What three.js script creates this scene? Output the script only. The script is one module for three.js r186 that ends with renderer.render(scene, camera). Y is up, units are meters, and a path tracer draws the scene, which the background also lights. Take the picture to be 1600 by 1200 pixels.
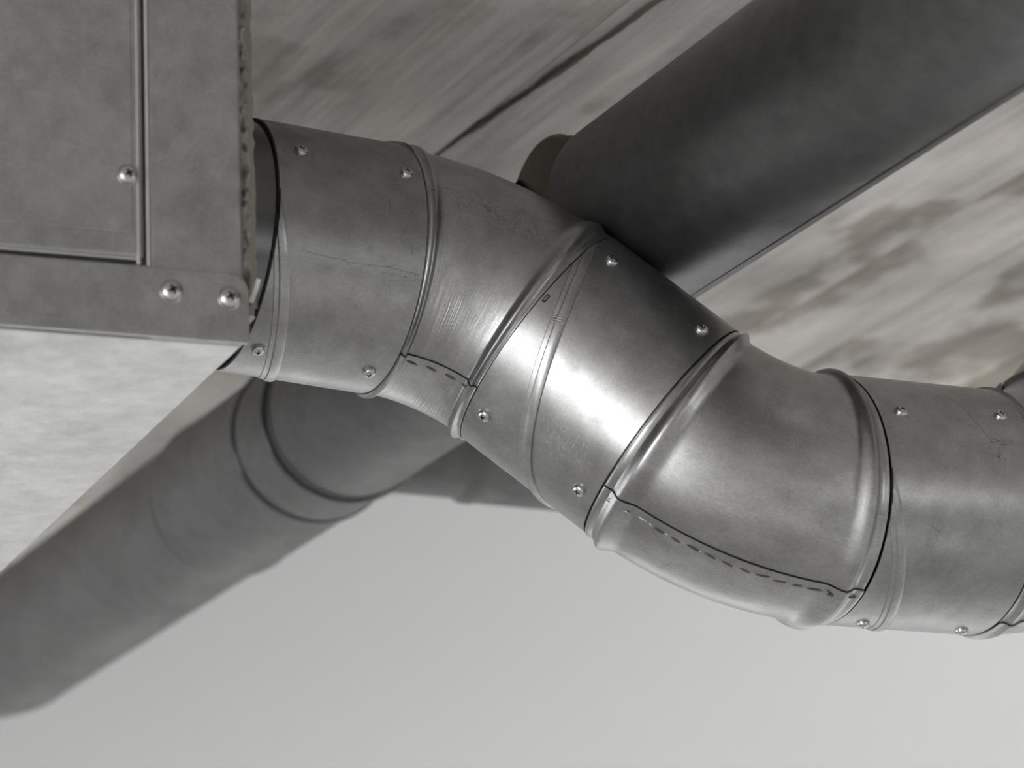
import * as THREE from 'three';
import { RectAreaLightUniformsLib } from 'three/addons/lights/RectAreaLightUniformsLib.js';
import { RoundedBoxGeometry } from 'three/addons/geometries/RoundedBoxGeometry.js';
import { mergeGeometries, toCreasedNormals } from 'three/addons/utils/BufferGeometryUtils.js';
import { Brush, Evaluator, SUBTRACTION } from 'three-bvh-csg';

// ------------------------------------------------------------------ camera, light, exposure
const scene = new THREE.Scene();
scene.background = new THREE.Color(0.8, 0.8, 0.81);   // overcast-bright sky outside the windows
const camera = new THREE.PerspectiveCamera(2 * Math.atan(600 / 6445.6) * 180 / Math.PI, 4 / 3, 0.05, 60);
camera.position.set(0, 1.6, 0);
camera.up.set(-0.0949, 0.963, 0.2521);
camera.lookAt(0.3786, 1.6 + 0.2692, -0.8855);
camera.focus = 2.44;
camera.userData.fStop = 8.5;
scene.add(camera);
const renderer = new THREE.WebGLRenderer({ antialias: true });
renderer.toneMapping = THREE.LinearToneMapping;
renderer.toneMappingExposure = 1.15;
renderer.shadowMap.enabled = true;
RectAreaLightUniformsLib.init();
const WINDOWS = [   // unseen left-wall windows, the far one added to light the white wall: z centre, y centre, width, height, radiance
  { z: 0.8, y: 1.2, w: 2.8, h: 2.2, L: 6.5 },
  { z: -4.9, y: 1.45, w: 4.8, h: 1.7, L: 1.9 },
];
// added low sunlight: its bounce off floor and hall wall brightens ceiling and undersides
const sun = new THREE.DirectionalLight(0xffffff, 6.5); sun.name = 'sun'; sun.position.set(-9, 2.15, -1.2); sun.target.position.set(0, 0, -1.7); sun.castShadow = true;
Object.assign(sun.shadow.camera, { left: -8, right: 8, top: 8, bottom: -8, near: 0.5, far: 30 }); sun.shadow.mapSize.set(2048, 2048); scene.add(sun, sun.target);
const CEIL = 2.55, ADDED_SKYLIGHT = 4.8;

// ------------------------------------------------------------------ small helpers
const V = (x, y, z) => new THREE.Vector3(x, y, z);
const R = (d) => d * Math.PI / 180;
function rng(seed) { let a = seed >>> 0; return () => { a = (a + 0x6D2B79F5) | 0; let t = Math.imul(a ^ (a >>> 15), 1 | a); t = (t + Math.imul(t ^ (t >>> 7), 61 | t)) ^ t; return ((t ^ (t >>> 14)) >>> 0) / 4294967296; }; }
const used = {};
function numbered(name) { used[name] = (used[name] || 0) + 1; return used[name] === 1 ? name : name + '_' + String(used[name] - 1).padStart(3, '0'); }
function thing(name, label, category, pos, group) {
  const g = new THREE.Group(); g.name = numbered(name); g.position.copy(pos); scene.add(g);
  g.userData = { label, category }; if (group) g.userData.group = group; return g;
}
// a part whose geometry is given in world axes; stored relative to the thing's base
function part(name, geo, mat, parent, label) {
  const m = new THREE.Mesh(geo, mat); m.name = numbered(name); m.castShadow = m.receiveShadow = true;
  if (label) m.userData.label = label;
  parent.add(m); return m;
}
function wpart(name, geo, mat, parent, label) { geo.translate(-parent.position.x, -parent.position.y, -parent.position.z); return part(name, geo, mat, parent, label); }
function struct(name, geo, mat, label) {
  const m = new THREE.Mesh(geo, mat); m.name = name; m.castShadow = m.receiveShadow = true; m.userData = { kind: 'structure', label }; scene.add(m); return m;
}
function boxAt(w, h, d, x, y, z) { const g = new THREE.BoxGeometry(w, h, d); g.translate(x, y, z); return g; }

const creased = (g, a) => { g.scale(2000, 2000, 2000); const o = toCreasedNormals(g, a); o.scale(1 / 2000, 1 / 2000, 1 / 2000); return o; };

// tileable value noise
function makeNoise(seed, period) {
  const r = rng(seed), n = period, t = new Float32Array(n * n); for (let i = 0; i < n * n; i++) t[i] = r();
  return (x, y, px, py) => { // wraps at px, py cells
    const xi = Math.floor(x), yi = Math.floor(y), fx = x - xi, fy = y - yi, sx = fx * fx * (3 - 2 * fx), sy = fy * fy * (3 - 2 * fy);
    const w = (a, p) => (((a % p) + p) % p);
    const g = (a, b) => t[(w(b, py) % n) * n + (w(a, px) % n)];
    const a = g(xi, yi), b = g(xi + 1, yi), c = g(xi, yi + 1), d = g(xi + 1, yi + 1);
    return (a + (b - a) * sx) * (1 - sy) + (c + (d - c) * sx) * sy;
  };
}
function fbm(noise, u, v, fx, fy, oct) { let s = 0, a = 0.5, t = 0; for (let o = 0; o < oct; o++) { s += a * noise(u * fx, v * fy, fx, fy); t += a; a *= 0.5; fx *= 2; fy *= 2; } return s / t; }
const toS = (l) => { l = Math.min(1, Math.max(0, l)); return Math.round(255 * (l <= 0.0031308 ? 12.92 * l : 1.055 * Math.pow(l, 1 / 2.4) - 0.055)); };
function texture(w, h, fn, srgb) {
  const d = new Uint8Array(w * h * 4);
  for (let j = 0; j < h; j++) for (let i = 0; i < w; i++) {
    const c = fn(i / w, j / h), k = 4 * (j * w + i);
    for (let q = 0; q < 3; q++) d[k + q] = srgb ? toS(c[q]) : Math.round(255 * Math.min(1, Math.max(0, c[q])));
    d[k + 3] = 255;
  }
  const t = new THREE.DataTexture(d, w, h, THREE.RGBAFormat);
  t.wrapS = t.wrapT = THREE.RepeatWrapping; t.magFilter = THREE.LinearFilter; t.minFilter = THREE.LinearMipmapLinearFilter; t.generateMipmaps = true;
  if (srgb) t.colorSpace = THREE.SRGBColorSpace; t.needsUpdate = true; return t;
}
const rep = (t, x, y, ox = 0, oy = 0) => { const c = t.clone(); c.repeat.set(x, y); c.offset.set(ox, oy); c.needsUpdate = true; return c; };
const sstep = (a, b, x) => { const t = Math.min(1, Math.max(0, (x - a) / (b - a))); return t * t * (3 - 2 * t); };

// ------------------------------------------------------------------ materials (uv in metres)
const nA = makeNoise(11, 256), nB = makeNoise(27, 256), nC = makeNoise(41, 256);
// galvanised sheet: cloudy zinc with fine grain, small dark scuffs
const scuffs = (() => { // fine random scratches and rubbed spots of a handled sheet
  const n = 1024, a = new Float32Array(n * n), r = rng(77);
  for (let k = 0; k < 420; k++) { let x = r() * n, y = r() * n, d = (r() < 0.6 ? 0 : Math.PI / 2) + (r() - 0.5) * 0.9, len = 15 + 90 * r() * r(), w = r() < 0.5 ? -0.05 - 0.09 * r() : 0.05 + 0.05 * r(), c = (r() - 0.5) * 0.02; for (let i = 0; i < len; i++) { x += Math.cos(d); y += Math.sin(d); d += c + (r() - 0.5) * 0.06; if (r() < 0.85) a[((Math.floor(y) % n + n) % n) * n + (Math.floor(x) % n + n) % n] += w * Math.sin(Math.PI * i / len); } }
  return (u, v) => a[Math.min(n - 1, Math.floor(v * n)) * n + Math.min(n - 1, Math.floor(u * n))];
})();
const zincBase = (() => { const n = 1024, a = new Float32Array(n * n); for (let j = 0; j < n; j++) for (let i = 0; i < n; i++) { const u = i / n, v = j / n;
  const cloud = fbm(nA, u, v, 6, 6, 4) - 0.5, fine = nB(u * 400, v * 400, 400, 400) - 0.5, mid = fbm(nC, u, v, 30, 30, 3) - 0.5;
  a[j * n + i] = 0.315 + 0.09 * cloud + 0.06 * fine + 0.11 * mid + scuffs(u, v); } return a; })();
// marks: [theta deg, s metres] polylines drawn as dark or bright scratches on one sheet; tile offset ox, oy
function zincMap(marks, ox, oy, seed) {
  const n = 1024, a = zincBase.slice(), r = rng(seed), put = (th, sm, w) => { const x = Math.floor((((R(th) * 0.075 / 0.3 + ox) % 1) + 1) % 1 * n), y = Math.floor((((sm / 0.3 + oy) % 1) + 1) % 1 * n); a[Math.min(n - 1, y) * n + Math.min(n - 1, x)] += w; };
  for (const m of marks) {
    if (m.line) for (let k = 0; k + 1 < m.line.length; k++) { const [p, q] = [m.line[k], m.line[k + 1]], L = Math.hypot(R(q[0] - p[0]) * 0.075, q[1] - p[1]), c = Math.ceil(L / 0.0002); let wob = 0; for (let i = 0; i < c; i++) { const f = i / c; wob += (r() - 0.5) * 0.12; for (let t = 0; t < (m.w || 1); t++) if (r() < (m.keep ?? 0.9)) put(p[0] + (q[0] - p[0]) * f + wob + t * 0.22, p[1] + (q[1] - p[1]) * f, m.amp * (0.6 + 0.6 * r())); } }
    if (m.flecks) for (let k = 0; k < m.flecks; k++) { let th = m.at[0] + (r() + r() - 1) * m.size[0], sm = m.at[1] + (r() + r() - 1) * m.size[1]; const d = m.dir + (r() - 0.5) * 0.7, len = 3 + 22 * r() * r(); for (let i = 0; i < len; i++) { th += Math.cos(d) * 0.2; sm += Math.sin(d) * 0.00026; put(th, sm, m.amp * (0.5 + r() * 0.7)); } }
  }
  const t = texture(n, n, (u, v) => { const g = a[Math.round(v * n) * n + Math.round(u * n)]; return [g, g, g * 0.997]; }, true); return rep(t, 1 / 0.3, 1 / 0.3, ox, oy);
}
const zincColor = texture(1024, 1024, (u, v) => { const g = zincBase[Math.round(v * 1024) * 1024 + Math.round(u * 1024)]; return [g, g, g * 0.997]; }, true);
const zincRough = texture(1024, 1024, (u, v) => {
  const cloud = fbm(nC, u, v, 7, 7, 4), fine = nA(u * 330, v * 330, 330, 330) - 0.5;
  const g = Math.max(0.32, 0.385 + 0.15 * (cloud - 0.5)) + 0.02 * fine + 0.06 * (fbm(nB, u, v, 40, 40, 3) - 0.5); return [g, g, g];
});
const zincBump = texture(1024, 1024, (u, v) => {
  const g = 0.5 + 0.30 * (fbm(nA, u, v, 120, 120, 2) - 0.5) + 0.2 * (nC(u * 256, v * 256, 256, 256) - 0.5) ; return [g, g, g];
});
const T = 1 / 0.3;
function zinc(o = {}) {
  const k = o.k ?? 1, ox = o.ox ?? 0, oy = o.oy ?? 0;
  return new THREE.MeshStandardMaterial({ color: new THREE.Color(k, k, k), metalness: o.metal ?? 1, roughness: o.rough ?? 1, map: rep(zincColor, T, T, ox, oy), roughnessMap: rep(zincRough, T, T, oy, ox), bumpMap: rep(zincBump, T, T, ox, oy), bumpScale: o.bump ?? 0.000016 });
}
// first elbow: pressed wrinkles across its inner curve (u runs round the tube, v along it)
const wrinkle = texture(512, 1024, (u, v) => {
  const x = (u - 0.5) * 0.48, warp = 0.012 * (fbm(nC, u, v, 9, 5, 2) - 0.5) + 0.05 * x;
  const l = fbm(nA, u, v + warp, 7, 120, 2) - 0.5, patch = sstep(0.42, 0.6, fbm(nB, u + 0.3, v, 12, 6, 2)), m = sstep(-0.085, -0.045, x) * (1 - sstep(0.03, 0.06, x));
  const g = 0.5 + 0.5 * l * m * (0.25 + 0.75 * patch) + 0.06 * (nA(u * 256, v * 256, 256, 256) - 0.5); return [g, g, g];
});
const M = {
  duct: zinc({ k: 0.95 }), duct2: zinc({ ox: 0.37, oy: 0.61 }), duct3: zinc({ ox: 0.71, oy: 0.13 }), elbow: zinc({ ox: 0.2, oy: 0.8, k: 1.1, rough: 0.9 }), elbow2: zinc({ ox: 0.55, oy: 0.35, k: 1.1, rough: 0.88 }),
  rib: zinc({ ox: 0.1, oy: 0.2, k: 1.08 }),
  grey: zinc({ k: 0.34, rough: 1.12, metal: 0.85, ox: 0.3 }), grey2: zinc({ k: 0.41, rough: 1.6, metal: 0.2, ox: 0.6 }), brown: new THREE.MeshStandardMaterial({ color: new THREE.Color(0.10, 0.085, 0.065), metalness: 0.8, roughness: 0.4 }),  // brown: dark ceiling reflection put into the drum colour
  box: zinc({ k: 1.08, rough: 0.9, metal: 0.9, ox: 0.15, oy: 0.4 }),
  spigot: new THREE.MeshStandardMaterial({ color: new THREE.Color(0.14, 0.14, 0.142), metalness: 1, roughness: 0.25 }),
  steel: new THREE.MeshStandardMaterial({ color: new THREE.Color(0.46, 0.46, 0.455), metalness: 1, roughness: 0.27 }),
  slot: new THREE.MeshStandardMaterial({ color: new THREE.Color(0.03, 0.03, 0.03), metalness: 0.6, roughness: 0.6 }),
  weld: new THREE.MeshStandardMaterial({ color: new THREE.Color(0.06, 0.06, 0.059), metalness: 0.5, roughness: 0.55 }),
  rust: new THREE.MeshStandardMaterial({ color: new THREE.Color(0.085, 0.058, 0.04), metalness: 0.25, roughness: 0.75 }),
  weldBright: new THREE.MeshStandardMaterial({ color: new THREE.Color(0.33, 0.33, 0.33), metalness: 1, roughness: 0.35 }),
  wall: new THREE.MeshStandardMaterial({ color: new THREE.Color(0.68, 0.68, 0.68), roughness: 0.9 }),
  dim: new THREE.MeshStandardMaterial({ color: new THREE.Color(0.48, 0.48, 0.478), roughness: 0.9 }),
  floor: new THREE.MeshStandardMaterial({ color: new THREE.Color(0.50, 0.50, 0.495), roughness: 0.8 }),
  foldHighlight: zinc({ k: 1.35, rough: 0.85, metal: 0.6, ox: 0.9 }),  // lighter zinc, the bright edge highlight put into its colour
  darkGloss: new THREE.MeshStandardMaterial({ color: new THREE.Color(0.035, 0.035, 0.036), roughness: 0.25 }),
  white: new THREE.MeshStandardMaterial({ color: new THREE.Color(0.8, 0.8, 0.8), roughness: 0.5 }),
};

M.elbow.bumpMap = rep(wrinkle, 1 / 0.48, 1 / 0.12, 0.5, 0); M.elbow.bumpScale = 0.0005;

M.duct.map = zincMap([{ line: [[-44, -0.075], [-42, -0.048], [-43, -0.024], [-42, -0.002]], amp: -0.13 }, { line: [[-40, -0.026], [-40, -0.008]], amp: -0.12, keep: 0.6 }, { line: [[-37, -0.02], [-38.5, -0.004]], amp: -0.1, keep: 0.6 }, { flecks: 40, at: [-60, -0.045], size: [40, 0.04], dir: 1.5, amp: -0.05 }], 0.1, 0.5, 31);
M.duct3.map = zincMap([{ line: [[-112, 0.055], [-98, 0.063], [-88, 0.0676], [-80, 0.0729]], amp: -0.09, w: 3, keep: 0.6 }, { flecks: 60, at: [-80, 0.080], size: [2.4, 0.012], dir: 1.5, amp: -0.1 }, { flecks: 25, at: [-74, 0.0755], size: [4, 0.003], dir: 0.6, amp: -0.12 }], 0.4, 0.2, 32);
M.elbow.map = zincMap([{ flecks: 230, at: [-84, 0.045], size: [11, 0.05], dir: 0.95, amp: -0.12 }, { flecks: 50, at: [-40, 0.05], size: [40, 0.05], dir: 1.2, amp: -0.05 }], 0.7, 0.6, 33);
M.duct2.map = zincMap([{ flecks: 130, at: [-8, 0.062], size: [10, 0.02], dir: 0.1, amp: 0.13 }, { flecks: 60, at: [20, 0.055], size: [16, 0.04], dir: 0.3, amp: -0.07 }], 0.25, 0.3, 34);
M.elbow2.map = zincMap([{ flecks: 120, at: [25, 0.06], size: [26, 0.06], dir: 1.3, amp: -0.08 }, { flecks: 120, at: [-40, 0.06], size: [60, 0.06], dir: 1.0, amp: -0.04 }], 0.6, 0.15, 35);

// ------------------------------------------------------------------ the room: a low storey that opens, past an oblique slab edge, into an added tall hall that evens the wall light
const XL = -2.5, ZB = 2.5, ZF = -8.2, HALL = 4.8, OUT = 2.3;
const wx = (z) => 1.123 + 0.5833 * (z + 3.952) + 0.127 * Math.max(0, Math.min(1.3, z + 3.457));              // oblique edge of the concrete slab
const hx = (z) => 1.123 + 0.5833 * (z + 3.952) + OUT / 0.864;                        // the white hall wall, parallel to it
const wallOf = (name, a, b, h, mat, label) => {  // straight wall between two floor points
  const d = V(b[0] - a[0], 0, b[1] - a[1]), L = d.length(), th = 0.2;
  const g = new THREE.BoxGeometry(L + 0.4, h + 0.1, th); g.translate(0, (h + 0.1) / 2 - 0.1, th / 2);
  const m = struct(name, g, mat, label); m.position.set((a[0] + b[0]) / 2, 0, (a[1] + b[1]) / 2); m.rotation.y = -Math.atan2(d.z, d.x); return m;
};
wallOf('wall_right', [hx(ZF), ZF], [hx(ZB), ZB], HALL, M.wall, 'plain white plaster wall behind and below the ducts');
const BW = [{ x: 2.3, y: 0.95, w: 0.9, h: 1.3, L: 0.5 }, { x: 4.2, y: 1.9, w: 1.3, h: 1.1, L: 3.2 }];      // unseen back-wall panes, set for soft light bands on the level ducts
struct('wall_back', (() => { const ps = [], zc = ZB + 0.1; let x0 = XL - 0.2; for (const b of BW) { const l = b.x - b.w / 2, r = b.x + b.w / 2; ps.push(boxAt(l - x0, HALL, 0.2, (l + x0) / 2, HALL / 2, zc), boxAt(b.w, b.y - b.h / 2, 0.2, b.x, (b.y - b.h / 2) / 2, zc), boxAt(b.w, HALL - b.y - b.h / 2, 0.2, b.x, (HALL + b.y + b.h / 2) / 2, zc)); x0 = r; } const x1 = hx(ZB) + 0.2; ps.push(boxAt(x1 - x0, HALL, 0.2, (x1 + x0) / 2, HALL / 2, zc)); return mergeGeometries(ps); })(), M.dim, 'grey back wall behind the camera');
BW.forEach((b, i) => {
  const g = new THREE.Group(); g.name = 'unseen_window_' + (4 + i); g.userData = { kind: 'structure', label: i ? 'unseen back wall pane set for the light band on the right duct' : 'low unseen back wall pane set for the light band on the left duct' }; g.position.set(b.x, b.y, ZB + 0.08); scene.add(g);
  part('window_frame', mergeGeometries([boxAt(b.w, 0.05, 0.06, 0, b.h / 2 - 0.025, 0), boxAt(b.w, 0.05, 0.06, 0, -b.h / 2 + 0.025, 0), boxAt(0.05, b.h, 0.06, b.w / 2 - 0.025, 0, 0), boxAt(0.05, b.h, 0.06, -b.w / 2 + 0.025, 0, 0)]), M.white, g);
  part('window_pane', boxAt(b.w - 0.1, b.h - 0.1, 0.008, 0, 0, 0.01), new THREE.MeshStandardMaterial({ color: 0xffffff, emissive: new THREE.Color(1, 1, 1), emissiveIntensity: 0.12, roughness: 0.4 }), g, 'unseen glowing pane set for a duct light band');
  const l = new THREE.RectAreaLight(0xffffff, b.L, b.w - 0.1, b.h - 0.1); l.name = 'unseen_window_light'; l.position.set(b.x, b.y, ZB + 0.03); l.lookAt(b.x, b.y, ZB - 5); l.castShadow = true; scene.add(l);
});
wallOf('wall_far', [XL, ZF], [hx(ZF), ZF], HALL, M.wall, 'white far wall');
wallOf('wall_added_upper', [wx(ZF), ZF], [wx(ZB) - 0.165, ZB], HALL, M.wall, 'white wall closing the added hall above the slab edge').position.y = CEIL + 0.12;
scene.children[scene.children.length - 1].scale.y = (HALL - CEIL) / HALL;
struct('floor', boxAt(11, 0.2, 12, 2, -0.1, -2.8), M.floor, 'pale concrete floor');
struct('ceiling_added_hall', boxAt(11, 0.2, 12, 2, HALL + 0.1, -2.8), M.white, 'white ceiling of the added tall hall');
{ // added skylight strip, lights the white wall evenly from above
  const zc = -2.2, len = 5.6, wid = 0.9, xc = (wx(zc) + hx(zc)) / 2, g = new THREE.Group(), yaw = Math.atan2(0.5833, 1);
  g.name = 'unseen_window_3'; g.userData = { kind: 'structure', label: 'long unseen skylight added to light the white wall' }; g.position.set(xc, HALL, zc); g.rotation.y = yaw; scene.add(g);
  part('window_frame', mergeGeometries([boxAt(0.06, 0.08, len, wid / 2, -0.04, 0), boxAt(0.06, 0.08, len, -wid / 2, -0.04, 0), boxAt(wid, 0.08, 0.06, 0, -0.04, len / 2), boxAt(wid, 0.08, 0.06, 0, -0.04, -len / 2)]), M.white, g);
  part('window_pane', boxAt(wid - 0.06, 0.01, len - 0.06, 0, -0.01, 0), new THREE.MeshStandardMaterial({ color: 0xffffff, emissive: new THREE.Color(1, 1, 1), emissiveIntensity: 0.3, roughness: 0.4 }), g, 'glowing pane of the added skylight');
  const l = new THREE.RectAreaLight(0xffffff, ADDED_SKYLIGHT, len - 0.1, wid - 0.1); l.name = 'added_skylight_light'; l.castShadow = true; l.position.set(xc, HALL - 0.05, zc); l.rotation.set(-Math.PI / 2, 0, yaw + Math.PI / 2, 'XYZ'); scene.add(l);
}
{ // left wall with two window openings
  const parts = [], t = 0.25, X = XL - t / 2; let zs = ZF - 0.2;
  const ws = [...WINDOWS].sort((a, b) => a.z - b.z);
  for (const w of ws) {
    const z0 = w.z - w.w / 2, z1 = w.z + w.w / 2;
    parts.push(boxAt(t, CEIL, z0 - zs, X, CEIL / 2, (z0 + zs) / 2));
    parts.push(boxAt(t, w.y - w.h / 2, w.w, X, (w.y - w.h / 2) / 2, w.z));
    parts.push(boxAt(t, CEIL - w.y - w.h / 2, w.w, X, (CEIL + w.y + w.h / 2) / 2, w.z));
    zs = z1;
  }
  parts.push(boxAt(t, CEIL, ZB + 0.2 - zs, X, CEIL / 2, (ZB + 0.2 + zs) / 2));
  struct('wall_left', mergeGeometries(parts), M.dim, 'grey wall with two tall windows');
}
WINDOWS.forEach((w, i) => {
  const g = new THREE.Group(); g.name = 'unseen_window_' + (i + 1); g.userData = { kind: 'structure', label: 'large unseen window feeding daylight, white frame' }; g.position.set(XL - 0.12, w.y, w.z); scene.add(g);
  const f = 0.05, fr = [boxAt(0.07, f, w.w, 0, w.h / 2 - f / 2, 0), boxAt(0.07, f, w.w, 0, -w.h / 2 + f / 2, 0), boxAt(0.07, w.h, f, 0, 0, w.w / 2 - f / 2), boxAt(0.07, w.h, f, 0, 0, -w.w / 2 + f / 2), boxAt(0.06, w.h, 0.04, 0, 0, 0)];
  part('window_frame', mergeGeometries(fr), M.white, g);
  const glow = new THREE.MeshPhysicalMaterial({ color: 0xffffff, transmission: 1, thickness: 0, roughness: 0.03, ior: 1.5, emissive: new THREE.Color(1, 1, 1), emissiveIntensity: 0.2 });
  for (const s of [-1, 1]) part('window_pane', boxAt(0.006, w.h - 0.1, w.w / 2 - 0.07, -0.01, 0, s * (w.w / 4 - 0.0075)), glow, g, 'bright pane of an unseen window');
  const l = new THREE.RectAreaLight(0xffffff, w.L, w.w - 0.1, w.h - 0.1); l.name = 'unseen_window_light'; l.position.set(XL - 0.07, w.y, w.z); l.lookAt(XL + 5, w.y, w.z); l.castShadow = true; scene.add(l);
});

// ceiling: concrete slab cast against boards, every board's imprint a strip of its own
const concrete = (seed, pale) => texture(512, 2048, (u, v) => {
  const a = makeC[seed]; const streak = fbm(a, u, v, pale ? 22 : 30, pale ? 9 : 6, 4) - 0.5, streak2 = fbm(a, u + 0.31, v + 0.17, 120, 14, 3) - 0.5, blot = fbm(a, u + 0.5, v + 0.4, 6, 9, 4) - 0.5, grain = nB(u * 256, v * 512, 256, 512) - 0.5;
  const bl2 = fbm(a, u + 0.13, v + 0.77, 10, 12, 4);
  let g = pale ? 0.71 + 0.30 * streak + 0.50 * blot + 0.2 * streak2 : 0.50 + 0.24 * streak + 0.20 * blot + 0.18 * streak2;
  g += 0.04 * grain; const br = sstep(0.52, 0.70, bl2) * (pale ? 0.55 : 0.3);   // brown release-oil stains
  g = Math.max(0.05, g * (1 - br * 0.8));
  const warm = 0.05 + 0.14 * br + 0.12 * Math.max(0, streak);
  return [g * (1.035 + warm * 0.4), g, g * (1 - warm)];
}, true);
const makeC = [makeNoise(101, 256), makeNoise(202, 256)];
const concreteDark = concrete(0, false), concreteLit = concrete(1, true);  // paler copy: bloom patches plus the right side daylight put into the colour
const concreteBump = texture(512, 1024, (u, v) => { const g = 0.5 + 0.5 * (fbm(nA, u, v, 60, 6, 3) - 0.5) + 0.3 * (fbm(nC, u, v, 12, 20, 3) - 0.5); return [g, g, g]; });
const slab = struct('ceiling', (() => { const q = new THREE.Shape([[XL - 0.2, -ZF], [wx(ZF), -ZF], [wx(-3.457), 3.457], [wx(-2.157), 2.157], [wx(ZB), -ZB], [XL - 0.2, -ZB]].map(([x, y]) => new THREE.Vector2(x, y))); const g = new THREE.ExtrudeGeometry(q, { depth: 0.2, bevelEnabled: false }); g.rotateX(-Math.PI / 2); g.translate(0, CEIL + 0.015, 0); return g; })(), M.dim, 'board-marked raw concrete ceiling above the ducts');
{
  const edges = [-2.5, -1.8, -1.0, -0.3, 0.1, 0.45, 0.62, 0.74, 1.047, 1.15, 1.30, 1.46, 1.545, 1.70, 1.80, 1.92, 2.1, 2.4, 2.9, 3.5, 4.2, 4.7];
  const r = rng(5);
  const mats = []; for (let i = 0; i < 8; i++) { const pale = i >= 4; mats.push(new THREE.MeshStandardMaterial({ map: rep(pale ? concreteLit : concreteDark, 1 / 0.5, 1 / 1.2, r(), r()), bumpMap: rep(concreteBump, 2, 0.5), bumpScale: 0.0015, roughness: 0.92, color: new THREE.Color(1, 1, 1).multiplyScalar(0.92 + 0.16 * r()) })); }
  for (let i = 0; i + 1 < edges.length; i++) {
    const x0 = edges[i], x1 = edges[i + 1], dark = x1 === 1.047, dy = 0.0022 * r() + (dark ? 0.0015 : 0), gap = 0.0004 + (dark ? 0.003 : 0), o = r();
    const ze = (x) => { let a = ZF, b = ZB; for (let q = 0; q < 40; q++) { const m = (a + b) / 2; if (wx(m) < x) a = m; else b = m; } return a; }, n = 24, pos = [], uv = [], idx = [];
    if (ze(x0) >= ZB - 0.05) continue;
    const prof = [[x0 + gap / 2, 0.014], [x0 + gap / 2, 0.0008], [x0 + gap / 2 + 0.0012, 0], [x1 - gap / 2 - 0.0012, 0], [x1 - gap / 2, 0.0008], [x1 - gap / 2, 0.014]];
    for (let k = 0; k <= n; k++) for (const [x, y] of prof) { const z0 = ze(x), z = z0 + (ZB - z0) * k / n; pos.push(x, CEIL - dy + y, z); uv.push(x + o, z); }
    for (let k = 0; k < n; k++) for (let j = 0; j < 5; j++) { const a = k * 6 + j; idx.push(a, a + 1, a + 6, a + 1, a + 7, a + 6); }
    const g = new THREE.BufferGeometry(); g.setAttribute('position', new THREE.Float32BufferAttribute(pos, 3)); g.setAttribute('uv', new THREE.Float32BufferAttribute(uv, 2)); g.setIndex(idx);
    part('board_imprint', creased(g, 0.4), mats[(x0 > 1.14 ? 4 : 0) + i % 4], slab);
  }
  // thin blue chalk line struck along a board
  const chalk = boxAt(0.0032, 0.0004, 1.2, 0, 0, 0); chalk.rotateY(0.042); chalk.translate(0.960, CEIL - 0.0026, -2.4);
  part('chalk_line', chalk, new THREE.MeshStandardMaterial({ color: new THREE.Color(0.24, 0.26, 0.31), roughness: 0.95 }), slab, 'thin blue chalk line on the concrete');
}

{ // ragged dark grout left in the joint between two boards
  const r = rng(23), pos = [], idx = [], n = 260, z0 = -1.85, z1 = -2.95, wn = makeNoise(303, 64);
  for (let k = 0; k <= n; k++) { const f = k / n, z = z0 + (z1 - z0) * f, xc = 1.0626 + (z + 2.287) * 0.06 + 0.006 * (fbm(wn, f, 0.3, 22, 1, 3) - 0.5), w = Math.max(0.0006, 0.010 * (fbm(wn, f, 0.7, 30, 2, 3) - 0.36)); pos.push(xc - w, CEIL + 0.001, z, xc - w * 0.6, CEIL - 0.0042 - 0.0008 * r(), z, xc + w * 0.6, CEIL - 0.0042 - 0.0008 * r(), z, xc + w, CEIL + 0.001, z); }
  for (let k = 0; k < n; k++) for (let j = 0; j < 3; j++) { const a = k * 4 + j; idx.push(a, a + 4, a + 1, a + 1, a + 4, a + 5); }
  const g = new THREE.BufferGeometry(); g.setAttribute('position', new THREE.Float32BufferAttribute(pos, 3)); g.setIndex(idx); g.computeVertexNormals();
  part('joint_grout', g, new THREE.MeshStandardMaterial({ color: new THREE.Color(0.13, 0.11, 0.09), roughness: 1, side: THREE.DoubleSide }), slab, 'ragged dark joint between the board marks');
}

// ------------------------------------------------------------------ sheet-metal sweeps
// frame(t) gives { p, a, e1, e2 } at distance t; profile is a list of [t, r]
const lineFrame = (p0, a, u) => { a = a.clone().normalize(); const e1 = u.clone().addScaledVector(a, -u.dot(a)).normalize(), e2 = a.clone().cross(e1); return (t) => ({ p: p0.clone().addScaledVector(a, t), a, e1, e2 }); };
const arcFrame = (p0, a, n, Rb, sgn, ang) => { // bends toward n; e1 = sgn * direction to the centre
  const c = p0.clone().addScaledVector(n, Rb);
  return (t) => { const b = Math.min(ang, Math.max(0, t / Rb)), over = t - b * Rb; const e = n.clone().multiplyScalar(Math.cos(b)).addScaledVector(a, -Math.sin(b)), tan = a.clone().multiplyScalar(Math.cos(b)).addScaledVector(n, Math.sin(b)); const p = c.clone().addScaledVector(e, -Rb).addScaledVector(tan, over), e1 = e.clone().multiplyScalar(sgn); return { p, a: tan, e1, e2: tan.clone().cross(e1) }; };
};
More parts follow.
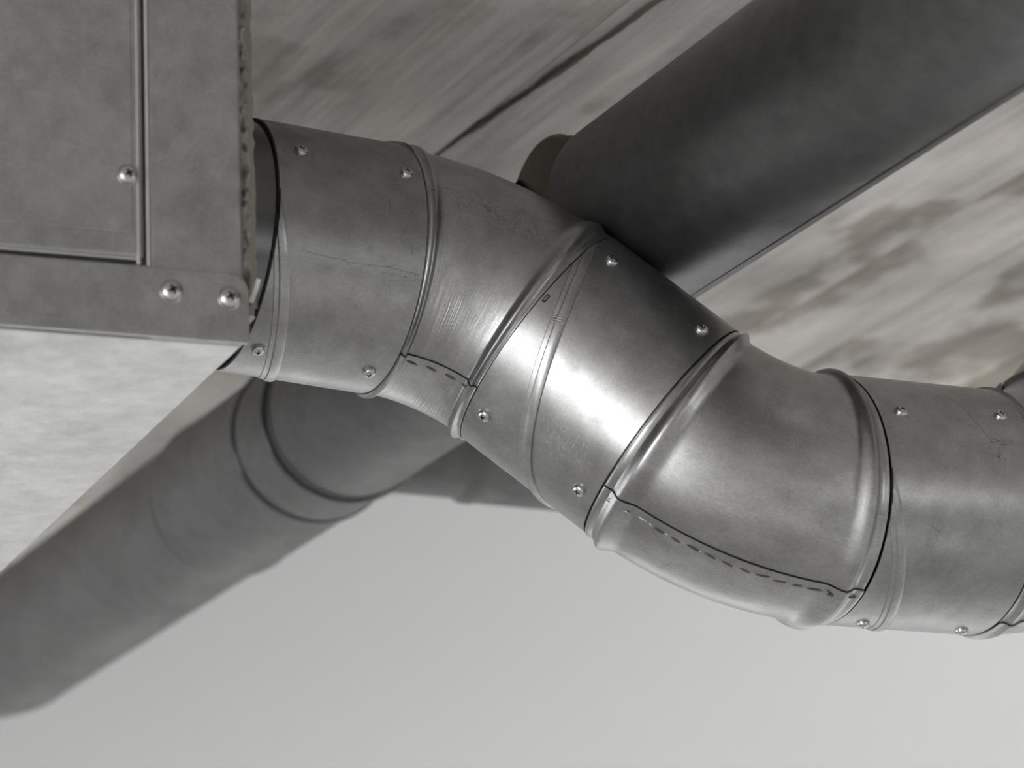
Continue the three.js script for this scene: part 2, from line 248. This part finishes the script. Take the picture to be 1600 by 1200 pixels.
function sweep(frame, profile, th0 = -180, th1 = 180, seg = 160, drop = null, wob = 0) {
  const pos = [], uv = [], idx = [], cols = [];
  for (let j = 0; j <= seg; j++) cols.push([th0 + (th1 - th0) * j / seg, 0]);
  if (drop) { cols.unshift([th0, drop]); cols.push([th1, drop]); }
  const n = cols.length;
  for (const [t, r] of profile) { const F = frame(t); for (const [th, dr] of cols) {
    const q = R(th), rr = r - dr + wob * Math.sin(q * 3 + t * 60) , x = Math.cos(q) * rr, y = Math.sin(q) * rr;
    pos.push(F.p.x + F.e1.x * x + F.e2.x * y, F.p.y + F.e1.y * x + F.e2.y * y, F.p.z + F.e1.z * x + F.e2.z * y); uv.push(q * 0.075, t);
  } }
  for (let i = 0; i + 1 < profile.length; i++) for (let j = 0; j + 1 < n; j++) { const a = i * n + j, b = a + 1, c = a + n, d = c + 1; idx.push(a, c, b, b, c, d); }
  const g = new THREE.BufferGeometry(); g.setAttribute('position', new THREE.Float32BufferAttribute(pos, 3)); g.setAttribute('uv', new THREE.Float32BufferAttribute(uv, 2)); g.setIndex(idx);
  return creased(g, 0.6);
}
const flip = (g) => { const p = g.attributes; const n = p.position.count; for (const k of Object.keys(p)) { const a = p[k], s = a.itemSize, d = a.array; for (let i = 0; i < n; i += 3) for (let q = 0; q < s; q++) { const t = d[(i + 1) * s + q]; d[(i + 1) * s + q] = d[(i + 2) * s + q]; d[(i + 2) * s + q] = t; } } return g; };
const surf = (F, th, r) => { const q = R(th), dir = F.e1.clone().multiplyScalar(Math.cos(q)).addScaledVector(F.e2, Math.sin(q)); return { p: F.p.clone().addScaledVector(dir, r), n: dir }; };

// pan-head screw with a cross recess, washer face, head diameter 1 unit = 1 m scaled later
const screwGeo = (() => {
  const pr = [[0, 0.36], [0.12, 0.355], [0.25, 0.33], [0.37, 0.27], [0.44, 0.2], [0.465, 0.13], [0.468, 0.075], [0.47, 0.07], [0.5, 0.062], [0.505, 0.03], [0.5, -0.05], [0, -0.05]].map(([x, y]) => new THREE.Vector2(Math.max(x, 0.0001), y)).reverse();
  const ev = new Evaluator(); ev.useGroups = false;
  let head = new Brush(new THREE.LatheGeometry(pr, 36)); head.updateMatrixWorld();
  for (const s of [0, 1]) { const b = new Brush(s ? new THREE.BoxGeometry(0.09, 0.3, 0.44) : new THREE.BoxGeometry(0.44, 0.3, 0.09)); b.position.y = 0.34; b.updateMatrixWorld(); head = ev.evaluate(head, b, SUBTRACTION); head.updateMatrixWorld(); }
  const c = new Brush(new THREE.ConeGeometry(0.15, 0.4, 12).rotateX(Math.PI)); c.position.y = 0.26; c.updateMatrixWorld(); head = ev.evaluate(head, c, SUBTRACTION);
  return creased(head.geometry, 0.5);
})();
const slotGeo = mergeGeometries([boxAt(0.4, 0.02, 0.08, 0, 0.2, 0), boxAt(0.08, 0.02, 0.4, 0, 0.2, 0)]);
function screw(parent, P, n, size, spin, tilt = 0) {
  const m = part('screw', screwGeo, M.steel, parent); m.scale.setScalar(size);
  m.position.copy(P).sub(parent.position); const q = new THREE.Quaternion().setFromUnitVectors(V(0, 1, 0), n.clone().normalize());
  m.quaternion.copy(q).multiply(new THREE.Quaternion().setFromAxisAngle(V(0, 1, 0), spin)).multiply(new THREE.Quaternion().setFromAxisAngle(V(1, 0, 0), tilt));
  part('screw_recess', slotGeo, M.slot, m); return m;
}
// raised helical lock seam of a spiral duct: s = s0 + pitch * theta / 360
function lockSeam(frame, s0, pitch, L0, L1, r) {
  const prof = [[-0.0068, -0.0003], [-0.0062, 0.0005], [-0.0034, 0.0006], [-0.0028, 0.0014], [-0.0006, 0.0017], [0.0016, 0.0016], [0.0030, 0.0011], [0.0034, -0.0003]];
  const a0 = (L0 - 0.0034 - s0) / pitch * 360, a1 = (L1 + 0.0068 - s0) / pitch * 360, n = Math.ceil((a1 - a0) / 1.0), pos = [], uv = [], idx = [], k = prof.length;
  for (let i = 0; i <= n; i++) { const th = a0 + (a1 - a0) * i / n; prof.forEach(([ds, dr]) => {
    const s = s0 + pitch * th / 360 + ds, sc = Math.min(L1, Math.max(L0, s)), q = surf(frame(sc), th, r + dr); pos.push(q.p.x, q.p.y, q.p.z); uv.push(R(th) * 0.075, s);
  }); }
  for (let i = 0; i < n; i++) for (let j = 0; j + 1 < k; j++) { const a = i * k + j, b = a + 1, c = a + k, d = c + 1; idx.push(a, b, c, b, d, c); }
  const g = new THREE.BufferGeometry(); g.setAttribute('position', new THREE.Float32BufferAttribute(pos, 3)); g.setAttribute('uv', new THREE.Float32BufferAttribute(uv, 2)); g.setIndex(idx);
  return creased(g, 0.35);
}
const RS = 0.075, PITCH = 0.137;
const P1 = V(0.8499, 2.3278, -2.1873), P2 = V(0.9460, 2.2892, -2.1698), P3 = V(1.0114, 2.2303, -2.1399), P4 = V(1.1116, 2.1944, -2.1241), P5 = V(1.2139, 2.1968, -2.1296);
const D1 = V(0.9986, -0.0508, -0.013).normalize(), D2 = V(0.7037, -0.6331, 0.3225).normalize(), D3 = V(0.9983, 0.0233, -0.0541).normalize(), U = V(-0.0381, -0.8730, 0.4862);
const U1 = U.clone().addScaledVector(D1, -U.dot(D1)).normalize();
const N2 = V(-0.7096, -0.6032, 0.3641); N2.addScaledVector(D2, -N2.dot(D2)).normalize();
const AL1 = 0.7515, AL2 = 0.8363, RB1 = 0.1431, RB2 = 0.1324;

function spiralDuct(p0, axis, L0, L1, seam0, pitch, mat, label, screws) {
  const fr = lineFrame(p0, axis, U), base = fr(L0).p, t = thing('spiral_duct', label, 'duct', base);
  const pf = [[L0 + 0.006, RS - 0.0009], [L0, RS - 0.0009], [L0, RS]]; for (let i = 1; i < 8; i++) pf.push([L0 + (L1 - L0) * i / 8, RS]); pf.push([L1, RS], [L1, RS - 0.0009], [L1 - 0.006, RS - 0.0009]);
  wpart('tube', sweep(fr, pf), mat, t);
  wpart('lock_seam', lockSeam(fr, seam0, pitch, L0, L1, RS), M.rib, t);
  screws.forEach(([s, th], i) => { const q = surf(fr(s), th, RS); screw(t, q.p, q.n, 0.0086, 0.4 + i * 1.3, 0); });
  return { t, fr };
}
// ridge profile along an elbow: socket, raised stop ridge, slightly necked body
function elbowProfile(L, wa, wb, ht, inA = 0.014, inB = 0.014) {
  const pf = [[-inA, RS - 0.0038], [0.0009, RS - 0.0036], [0.00095, RS - 0.0006]], N = 72, rb = RS - 0.0018;
  const ridge = (x, w, h) => x < w * 0.2 ? 0.0014 : x < w * 0.5 ? 0.0014 - 0.0006 * Math.sin(Math.PI * (x / w - 0.2) / 0.12) * (x < w * 0.32 ? 1 : 0) + (h - 0.0014) * sstep(w * 0.3, w * 0.5, x) : h * (1 - sstep(w * 0.5, w, x));
  for (let i = 0; i <= N; i++) { const x = 0.0012 + (L - 0.0024) * i / N; let r = rb; r += (x < L / 2) ? ridge(x, wa, ht - 0.0004) : ridge(L - x, wb, ht); pf.push([x, r]); }
  pf.push([L - 0.00095, RS - 0.0006], [L - 0.0009, RS - 0.0036], [L + inB, RS - 0.0038]);
  return pf;
}
const stitchGeo = (() => { const g = new THREE.SphereGeometry(0.5, 12, 8); g.scale(1, 0.35, 0.6); const p = g.attributes.position, r = rng(9); const seen = {}; for (let i = 0; i < p.count; i++) { const key = [p.getX(i), p.getY(i), p.getZ(i)].map((v) => v.toFixed(4)).join(); const k = seen[key] ??= 0.8 + 0.4 * r(); p.setXYZ(i, p.getX(i) * k, p.getY(i) * k, p.getZ(i) * k); } g.computeVertexNormals(); return g; })();
function elbow(p0, a, n, Rb, ang, sgn, wa, wb, ht, mat, label, stitches) {
  const L = Rb * ang, fr = arcFrame(p0, a, n, Rb, sgn, ang), base = fr(0).p, t = thing('pressed_elbow', label, 'duct elbow', base);
  const pf = elbowProfile(L, wa, wb, ht), lift = (d) => pf.map(([x, r]) => [x, x < 0.00092 || x > L - 0.00092 ? r : r + d]);
  // two pressed half shells; the lower one laps over the upper by a narrow flange
  wpart('upper_shell', sweep(fr, pf, -180, -2.9, 160), mat, t);
  const low = wpart('lower_shell', sweep(fr, lift(0.0012), -2.5, 178, 160, 0.0022), mat, t, 'lapped lower half with spot-welded edge');
  const r = rng(stitches.seed);
  stitches.at.forEach(([f, th, len, mt]) => {
    const x = f * L, F = fr(x); let rr = RS - 0.0012; for (let i = 0; i + 1 < pf.length; i++) if (pf[i][0] <= x && x < pf[i + 1][0]) rr = pf[i][1] + (pf[i + 1][1] - pf[i][1]) * (x - pf[i][0]) / (pf[i + 1][0] - pf[i][0]);
    const q = surf(F, th, rr + 0.0012), m = part('weld_spot', stitchGeo, mt, t);
    const side = F.a.clone().cross(q.n).normalize(), mx = new THREE.Matrix4().makeBasis(F.a, q.n, side.clone()); m.quaternion.setFromRotationMatrix(mx); m.position.copy(q.p).sub(t.position); m.scale.set(len, 0.0022, 0.0026 + 0.0014 * r()); 
    m.rotateY((r() - 0.5) * 0.35);
  });
  return { t, fr, L };
}
spiralDuct(P1, D1, -0.0915, 0, -0.0727, 0.115, M.duct, 'short spiral duct joining the grey box, its end dark beside the box edge', [[-0.0759, -93.6], [-0.0105, -91.2], [-0.0824, 8.5], [-0.0115, 11.9], [-0.0795, 115], [-0.011, 115]]);
elbow(P1, D1, U1, RB1, AL1, 1, 0.012, 0.018, 0.0036, M.elbow, 'upper pressed elbow with wrinkled brushed inner curve and a few dash-like welds', { seed: 3, at: [[0.19, 1.2, 0.0075, M.weld], [0.42, 1.0, 0.0075, M.weld], [0.66, 0.6, 0.0075, M.weld], [0.87, 0.0, 0.006, M.weld]] });
spiralDuct(P2, D2, 0, 0.0929, 0.0400, 0.155, M.duct2, 'sloping middle spiral duct with bright highlight and raised lock seam between two elbows', [[0.0143, -94.7], [0.0814, -93.9], [0.0111, 7.7], [0.0824, 9.0], [0.0125, 112], [0.082, 112]]);
{ // tool crimps across the lock seam and a small punched tab by the joint
  const d = scene.children[scene.children.length - 1], fr = lineFrame(P2, D2, U);
  for (const [ds, dt] of [[0, 0], [0.0012, 1.0], [0.0024, 2.0]]) { const q = surf(fr(0.0152 + ds), -51.5 + dt * 0.8, RS + 0.0016), g = new THREE.CapsuleGeometry(0.00045, 0.006, 3, 8), m = part('crimp_mark', g, M.weldBright, d); m.quaternion.setFromUnitVectors(V(0, 1, 0), D2.clone().addScaledVector(surf(fr(0), -140, 1).n, 0.5).normalize()); m.position.copy(q.p).sub(d.position); }
  const q = surf(fr(0.0024), -55.5, RS + 0.0002), up = surf(fr(0), 34.5, 1).n, m = part('punched_tab', new RoundedBoxGeometry(0.0010, 0.0036, 0.0012, 2, 0.0004), M.weldBright, d); m.quaternion.setFromRotationMatrix(new THREE.Matrix4().makeBasis(up.clone().cross(q.n), up, q.n)); m.position.copy(q.p).sub(d.position).addScaledVector(q.n, 0.0005);
  const m2 = part('tab_slot', new RoundedBoxGeometry(0.0024, 0.0056, 0.0008, 2, 0.0004), M.slot, d); m2.quaternion.copy(m.quaternion); m2.position.copy(q.p).sub(d.position);
}
const stE2 = []; { const r = rng(17); for (let i = 0; i < 15; i++) { const f = 0.05 + i * 0.064; stE2.push([f, 2.0 + 0.9 * (r() - 0.5) , 0.005 + 0.0045 * r(), i < 3 ? M.weldBright : (i % 3 === 1 || i === 8 || i === 11) ? M.rust : M.weld]); if (i > 1) stE2.push([f + 0.03, 2.2 + 0.8 * (r() - 0.5), 0.0035, M.weldBright]); } }
elbow(P3, D2, N2.clone().negate(), RB2, AL2, -1, 0.016, 0.0175, 0.0047, M.elbow2, 'large lower pressed elbow with a long rust-specked welded seam along its underside', { seed: 5, at: stE2 });
spiralDuct(P4, D3, 0, 0.1025, 0.0222, 0.148, M.duct3, 'level spiral duct between the large seamed elbow and the last elbow', [[0.0156, -92.6], [0.0864, -96.3], [0.0182, 26.5], [0.0871, 26.6]]);
{ // third elbow turns up and away at the right edge, a duct carries on to the ceiling
  const ph = R(12), n = V(0, Math.cos(ph), -Math.sin(ph)); n.addScaledVector(D3, -n.dot(D3)).normalize();
  const e = elbow(P5, D3, n, 0.14, 0.785, -1, 0.012, 0.018, 0.0036, M.elbow, 'elbow turning upwards after the level spiral duct, cut off by the picture edge', { seed: 6, at: [[0.3, 1, 0.012, M.weld], [0.6, 1, 0.012, M.weld]] });
  const F = e.fr(e.L), fr = lineFrame(F.p, F.a, n.clone().negate()), t = thing('spiral_duct', 'spiral duct rising to the ceiling from the cut-off last elbow', 'duct', F.p);
  const Lc = (CEIL - F.p.y) / F.a.y; wpart('tube', sweep(fr, [[0.006, RS - 0.0009], [0, RS - 0.0009], [0, RS], [Lc / 2, RS], [Lc, RS]]), M.duct2, t); wpart('lock_seam', lockSeam(fr, 0.02, PITCH, 0, Lc, RS), M.rib, t);
}

// ------------------------------------------------------------------ sheet-metal box at the left
{
  const o = V(0.7019, 2.2146, -2.0), t = thing('rectangular_duct', 'large rectangular sheet-metal duct box with a screwed access panel and pale underside', 'duct box', o);
  t.rotation.set(R(-1.15), R(-1.9), R(1.1), 'YXZ');
  const rb = (w, h, d, x, y, z, r = 0.0012) => { const g = new RoundedBoxGeometry(w, h, d, 2, r); g.translate(x, y, z); const p = g.attributes.position, n = g.attributes.normal, uv = g.attributes.uv; for (let i = 0; i < p.count; i++) { const ax = Math.abs(n.getX(i)), ay = Math.abs(n.getY(i)), az = Math.abs(n.getZ(i)); uv.setXY(i, ax > ay && ax > az ? p.getZ(i) : p.getX(i), ay > ax && ay > az ? p.getZ(i) : p.getY(i)); } return g; };
  const H = 0.325, W = 0.42, DP = 0.80;
  part('casing', rb(W, H - 0.004, DP, -W / 2 - 0.0005, H / 2 + 0.002, -DP / 2 - 0.006, 0.004), M.box, t);
  part('bottom_panel', rb(W - 0.002, 0.0024, DP, -W / 2 - 0.001, 0.0012, -DP / 2 - 0.004), M.box, t);
  // front: access panel with folded edge, corner post, bottom flange
  part('corner_post', rb(0.0535, H, 0.006, -0.0275, H / 2, -0.003, 0.0029), M.box, t);
  part('access_panel', rb(W - 0.0575, H - 0.047, 0.008, -0.0572 - (W - 0.0585) / 2, 0.0425 + (H - 0.047) / 2, -0.0018, 0.0036), M.box, t, 'removable panel with folded rim');
  part('panel_field', rb(W - 0.09, H - 0.09, 0.0016, -0.0635 - (W - 0.09) / 2, 0.0565 + (H - 0.09) / 2, 0.0024, 0.0008), M.box, t);
  { const s = new THREE.Shape(), h = 0.0372, w = W; s.moveTo(-w, 0); s.lineTo(-0.001, 0); s.lineTo(0, 0.001); s.lineTo(0, h - 0.010); s.quadraticCurveTo(-0.0005, h - 0.001, -0.010, h); s.lineTo(-w, h + 0.002); s.closePath();
    const g = new THREE.ExtrudeGeometry(s, { depth: 0.0018, bevelEnabled: true, bevelSize: 0.0006, bevelThickness: 0.0006, bevelSegments: 2, curveSegments: 10 }); g.translate(0, 0.0008, 0.0002); part('bottom_flange', g, M.box, t); }
  for (const [x, r] of [[-0.0543, 0.0013], [-0.0602, 0.0012]]) { const h = H - 0.043, g = new THREE.CapsuleGeometry(r, h, 4, 12); g.translate(x, 0.0405 + h / 2, x > -0.056 ? -0.0002 : 0.0014); part('fold_highlight', g, M.foldHighlight, t, 'folded edge with highlight painted in its colour'); }
  { const g = new THREE.CapsuleGeometry(0.0009, W - 0.062, 4, 10); g.rotateZ(Math.PI / 2); g.translate(-0.0605 - (W - 0.062) / 2, 0.0428, 0.0012); part('fold_highlight', g, M.foldHighlight, t, 'folded edge with highlight painted in its colour'); }
  for (const [x, y, z, s] of [[-0.0665, 0.0888, 0.0032, 0.0118], [-0.0430, 0.0258, 0.0026, 0.0132], [-0.0108, 0.0245, 0.0026, 0.0132]]) { const m = screw(t, V(x, y, z).add(t.position), V(0, 0, 1), s, 0.5, 0); }
  // crumpled sealing strip squeezed out along the right edge, torn at its lower end
  const strip = (x0, x1, y0, y1, amp, seed, nx, ny, z0, z1) => { const pos = [], uv = [], idx = [], nn = makeNoise(seed, 64); for (let j = 0; j <= ny; j++) for (let i = 0; i <= nx; i++) { const u = i / nx, v = j / ny, y = y0 + (y1 - y0) * v; const c = fbm(nn, u * 0.16 + 0.1 + v * 0.5, v - u * 0.012, 16, Math.max(4, Math.round((y1 - y0) / 0.006)), 3) - 0.5 + 0.5 * (fbm(nn, u * 0.3 + 3.3 - v, v * 1.3 + u * 0.03, 8, 21, 3) - 0.5); const ed = (i === nx ? 0.0016 * (nn(v * 60, 3, 64, 64) - 0.5) : 0); pos.push(x0 + (x1 - x0) * u + ed, y, z0 + (z1 - z0) * u + amp * c * Math.sin(Math.PI * Math.min(1, u * 1.2 + 0.1))); uv.push(u * 0.01, y); } for (let j = 0; j < ny; j++) for (let i = 0; i < nx; i++) { const a = j * (nx + 1) + i; idx.push(a, a + 1, a + nx + 1, a + 1, a + nx + 2, a + nx + 1); } const g = new THREE.BufferGeometry(); g.setAttribute('position', new THREE.Float32BufferAttribute(pos, 3)); g.setAttribute('uv', new THREE.Float32BufferAttribute(uv, 2)); g.setIndex(idx); g.computeVertexNormals(); return g; };
  const foil = new THREE.MeshStandardMaterial({ color: new THREE.Color(0.27, 0.25, 0.225), roughness: 0.55, metalness: 0.35, side: THREE.DoubleSide });
  part('sealing_strip', strip(-0.001, 0.0108, 0.026, H, 0.017, 71, 18, 340, -0.006, -0.016), foil, t, 'crumpled brownish sealing strip');
  const scrap = new THREE.MeshStandardMaterial({ color: new THREE.Color(0.6, 0.59, 0.56), roughness: 0.5, side: THREE.DoubleSide });
  const sc = (pts, z) => { const s = new THREE.Shape(pts.map(([x, y]) => new THREE.Vector2(x, y))); const g = new THREE.ExtrudeGeometry(s, { depth: 0.0008, bevelEnabled: true, bevelSize: 0.0004, bevelThickness: 0.0004, bevelSegments: 1 }); g.translate(0, 0, z); return g; };
  part('torn_tape', sc([[0.0035, 0.027], [0.0058, 0.0268], [0.0088, 0.0345], [0.0102, 0.0395], [0.0085, 0.0398], [0.0062, 0.0335]], -0.008), scrap, t, 'torn pale end of the tape');
  part('torn_tape', sc([[0.0, 0.0125], [0.0022, 0.0132], [0.0065, 0.018], [0.0048, 0.0188], [0.0005, 0.0165]], -0.008), scrap, t, 'torn pale end of the tape');
  part('torn_tape', sc([[0.001, 0.018], [0.007, 0.0185], [0.0078, 0.027], [0.0035, 0.0265], [0.001, 0.0265]], -0.012), foil, t);
  // dark spigot leaving the box side into the first duct
  const c = P1.clone().addScaledVector(D1, -0.155), fr = lineFrame(c, D1, U), s2 = thing('spigot_collar', 'dark collar stub between box side and first spiral duct', 'duct collar', c);
  wpart('collar_tube', sweep(fr, [[0, RS - 0.002], [0.030, RS - 0.002], [0.075, RS - 0.002], [0.075, RS - 0.004], [0.06, RS - 0.004]]), M.spigot, s2);
  wpart('sealing_lip', sweep(fr, [[0.0624, RS - 0.002], [0.0625, RS - 0.0002], [0.0633, RS - 0.0002], [0.0634, RS - 0.002]]), M.slot, s2);
}

// ------------------------------------------------------------------ the larger duct run above and behind
{
  const X = 1.0311, Y = 2.3895, RB = 0.0629, Z = V(0, 0, -1), axis = (z) => V(X, Y, z), fr0 = lineFrame(axis(0), Z, V(0, -1, 0)); // t = -z
  const tube = (pts) => sweep(fr0, pts.map(([z, r]) => [-z, r]), -180, 180, 128);
  const bead = (z, r, h = 0.0024, w = 0.0045) => [[z + w, r], [z + w * 0.6, r + h * 0.6], [z + w * 0.25, r + h], [z - w * 0.25, r + h], [z - w * 0.6, r + h * 0.6], [z - w, r]];
  let t = thing('round_duct', 'dark grey smooth duct above the elbows with a straight lap seam along its edge', 'duct', axis(-1.0));
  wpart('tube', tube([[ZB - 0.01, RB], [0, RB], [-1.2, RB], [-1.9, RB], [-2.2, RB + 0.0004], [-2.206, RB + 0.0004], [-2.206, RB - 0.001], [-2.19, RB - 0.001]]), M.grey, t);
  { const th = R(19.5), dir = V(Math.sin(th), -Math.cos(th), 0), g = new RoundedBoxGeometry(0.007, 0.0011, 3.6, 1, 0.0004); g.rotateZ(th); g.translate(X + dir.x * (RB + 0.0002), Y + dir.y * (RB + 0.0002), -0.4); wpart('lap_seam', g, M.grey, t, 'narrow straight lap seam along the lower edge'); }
  // squat drum fitting, dark ceiling reflection put into its brown, into which that duct runs
  t = thing('drum_fitting', 'squat drum fitting, brown ceiling reflection in its colour, peeking out behind the middle elbow joint', 'duct fitting', axis(-2.268));
  const dx = lineFrame(V(X, Y, -2.268), V(1, 0, 0.0), V(0, -1, 0)), b = (s, r) => [[s - 0.003, r], [s - 0.0018, r + 0.0014], [s, r + 0.0018], [s + 0.0018, r + 0.0014], [s + 0.003, r]];
  wpart('drum', sweep(dx, [[-0.0405, 0.0002], [-0.0405, RB - 0.003], [-0.0395, RB - 0.001], ...b(-0.035, RB - 0.0005), ...b(-0.0275, RB - 0.0005), [-0.02, RB - 0.0005], [0.033, RB - 0.0005], [0.036, RB - 0.003], [0.036, 0.0002]], -180, 180, 128), M.brown, t);
  t = thing('round_duct', 'middle grey round duct with two dark rings passing below the box', 'duct', axis(-2.72));
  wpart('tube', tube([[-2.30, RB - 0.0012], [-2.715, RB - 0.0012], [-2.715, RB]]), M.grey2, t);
  wpart('beaded_collar', tube([[-2.712, RB - 0.001], [-2.75, RB], [-2.80, RB], [-2.80, RB - 0.002]]), M.grey2, t, 'collar between two dark rings');
  for (const [z, w, h] of [[-2.7245, 0.0042, 0.0022], [-2.79, 0.0046, 0.0024]]) wpart('dark_ring', tube(bead(z, RB - 0.0002, h, w)), M.darkGloss, t, 'glossy dark ring');  // dark glossy rings laid over the bead lines
  t = thing('pipe_coupling', 'short wider coupling on the blurred lower left duct', 'coupling', axis(-2.9));
  wpart('dark_ring', tube(bead(-2.9865, RB - 0.002, 0.0022, 0.0022)), M.darkGloss, t, 'thin dark ring');
  wpart('sleeve', tube([[-2.79, RB - 0.004], [-2.799, RB - 0.001], [-2.799, RB + 0.0001], [-2.965, RB + 0.0004], [-2.978, RB + 0.0016], [-2.982, RB + 0.0012], [-2.985, RB - 0.003], [-2.97, RB - 0.004]]), M.grey2, t);
  t = thing('round_duct', 'far blurred plain grey duct running under the pale underside of the box', 'duct', axis(-3.3));
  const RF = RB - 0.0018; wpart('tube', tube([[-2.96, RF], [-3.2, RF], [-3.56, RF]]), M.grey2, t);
  // bend at the far end, then on to the left wall
  const ef = arcFrame(axis(-3.56), Z, V(-1, 0, 0), 0.10, 1, Math.PI / 2), te = thing('pipe_bend', 'smooth grey bend at the far end of the blurred plain duct', 'pipe bend', axis(-3.56)), pr = []; for (let i = 0; i <= 16; i++) pr.push([0.1571 * i / 16, RF + 0.0006]);
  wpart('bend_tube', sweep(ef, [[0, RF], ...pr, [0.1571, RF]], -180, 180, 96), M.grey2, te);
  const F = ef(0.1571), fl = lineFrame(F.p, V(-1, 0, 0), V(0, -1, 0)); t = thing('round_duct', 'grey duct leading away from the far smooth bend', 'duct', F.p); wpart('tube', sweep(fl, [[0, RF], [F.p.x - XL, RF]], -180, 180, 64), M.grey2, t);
  // side branch behind, running right to the white wall
  const zb = -2.79, yb = Y + 0.013, br = lineFrame(V(X + 0.04, yb, zb), V(1, 0, 0), V(0, -1, 0)), xe = hx(zb) - X - 0.04;
  t = thing('branch_duct', 'grey side branch leaving the dark-ringed duct to the right', 'duct', V(X + 0.04, yb, zb));
  wpart('tube', sweep(br, [[0, 0.047], [0.085, 0.047]], -180, 180, 96), M.grey2, t);
  wpart('socket_end', sweep(br, [[0.075, 0.046], [0.0795, 0.0485], [0.084, 0.0505], [0.09, 0.0505], [0.094, 0.0495], [xe / 2, 0.0495], [xe, 0.0495]], -180, 180, 96), M.grey2, t);
}
renderer.render(scene, camera);
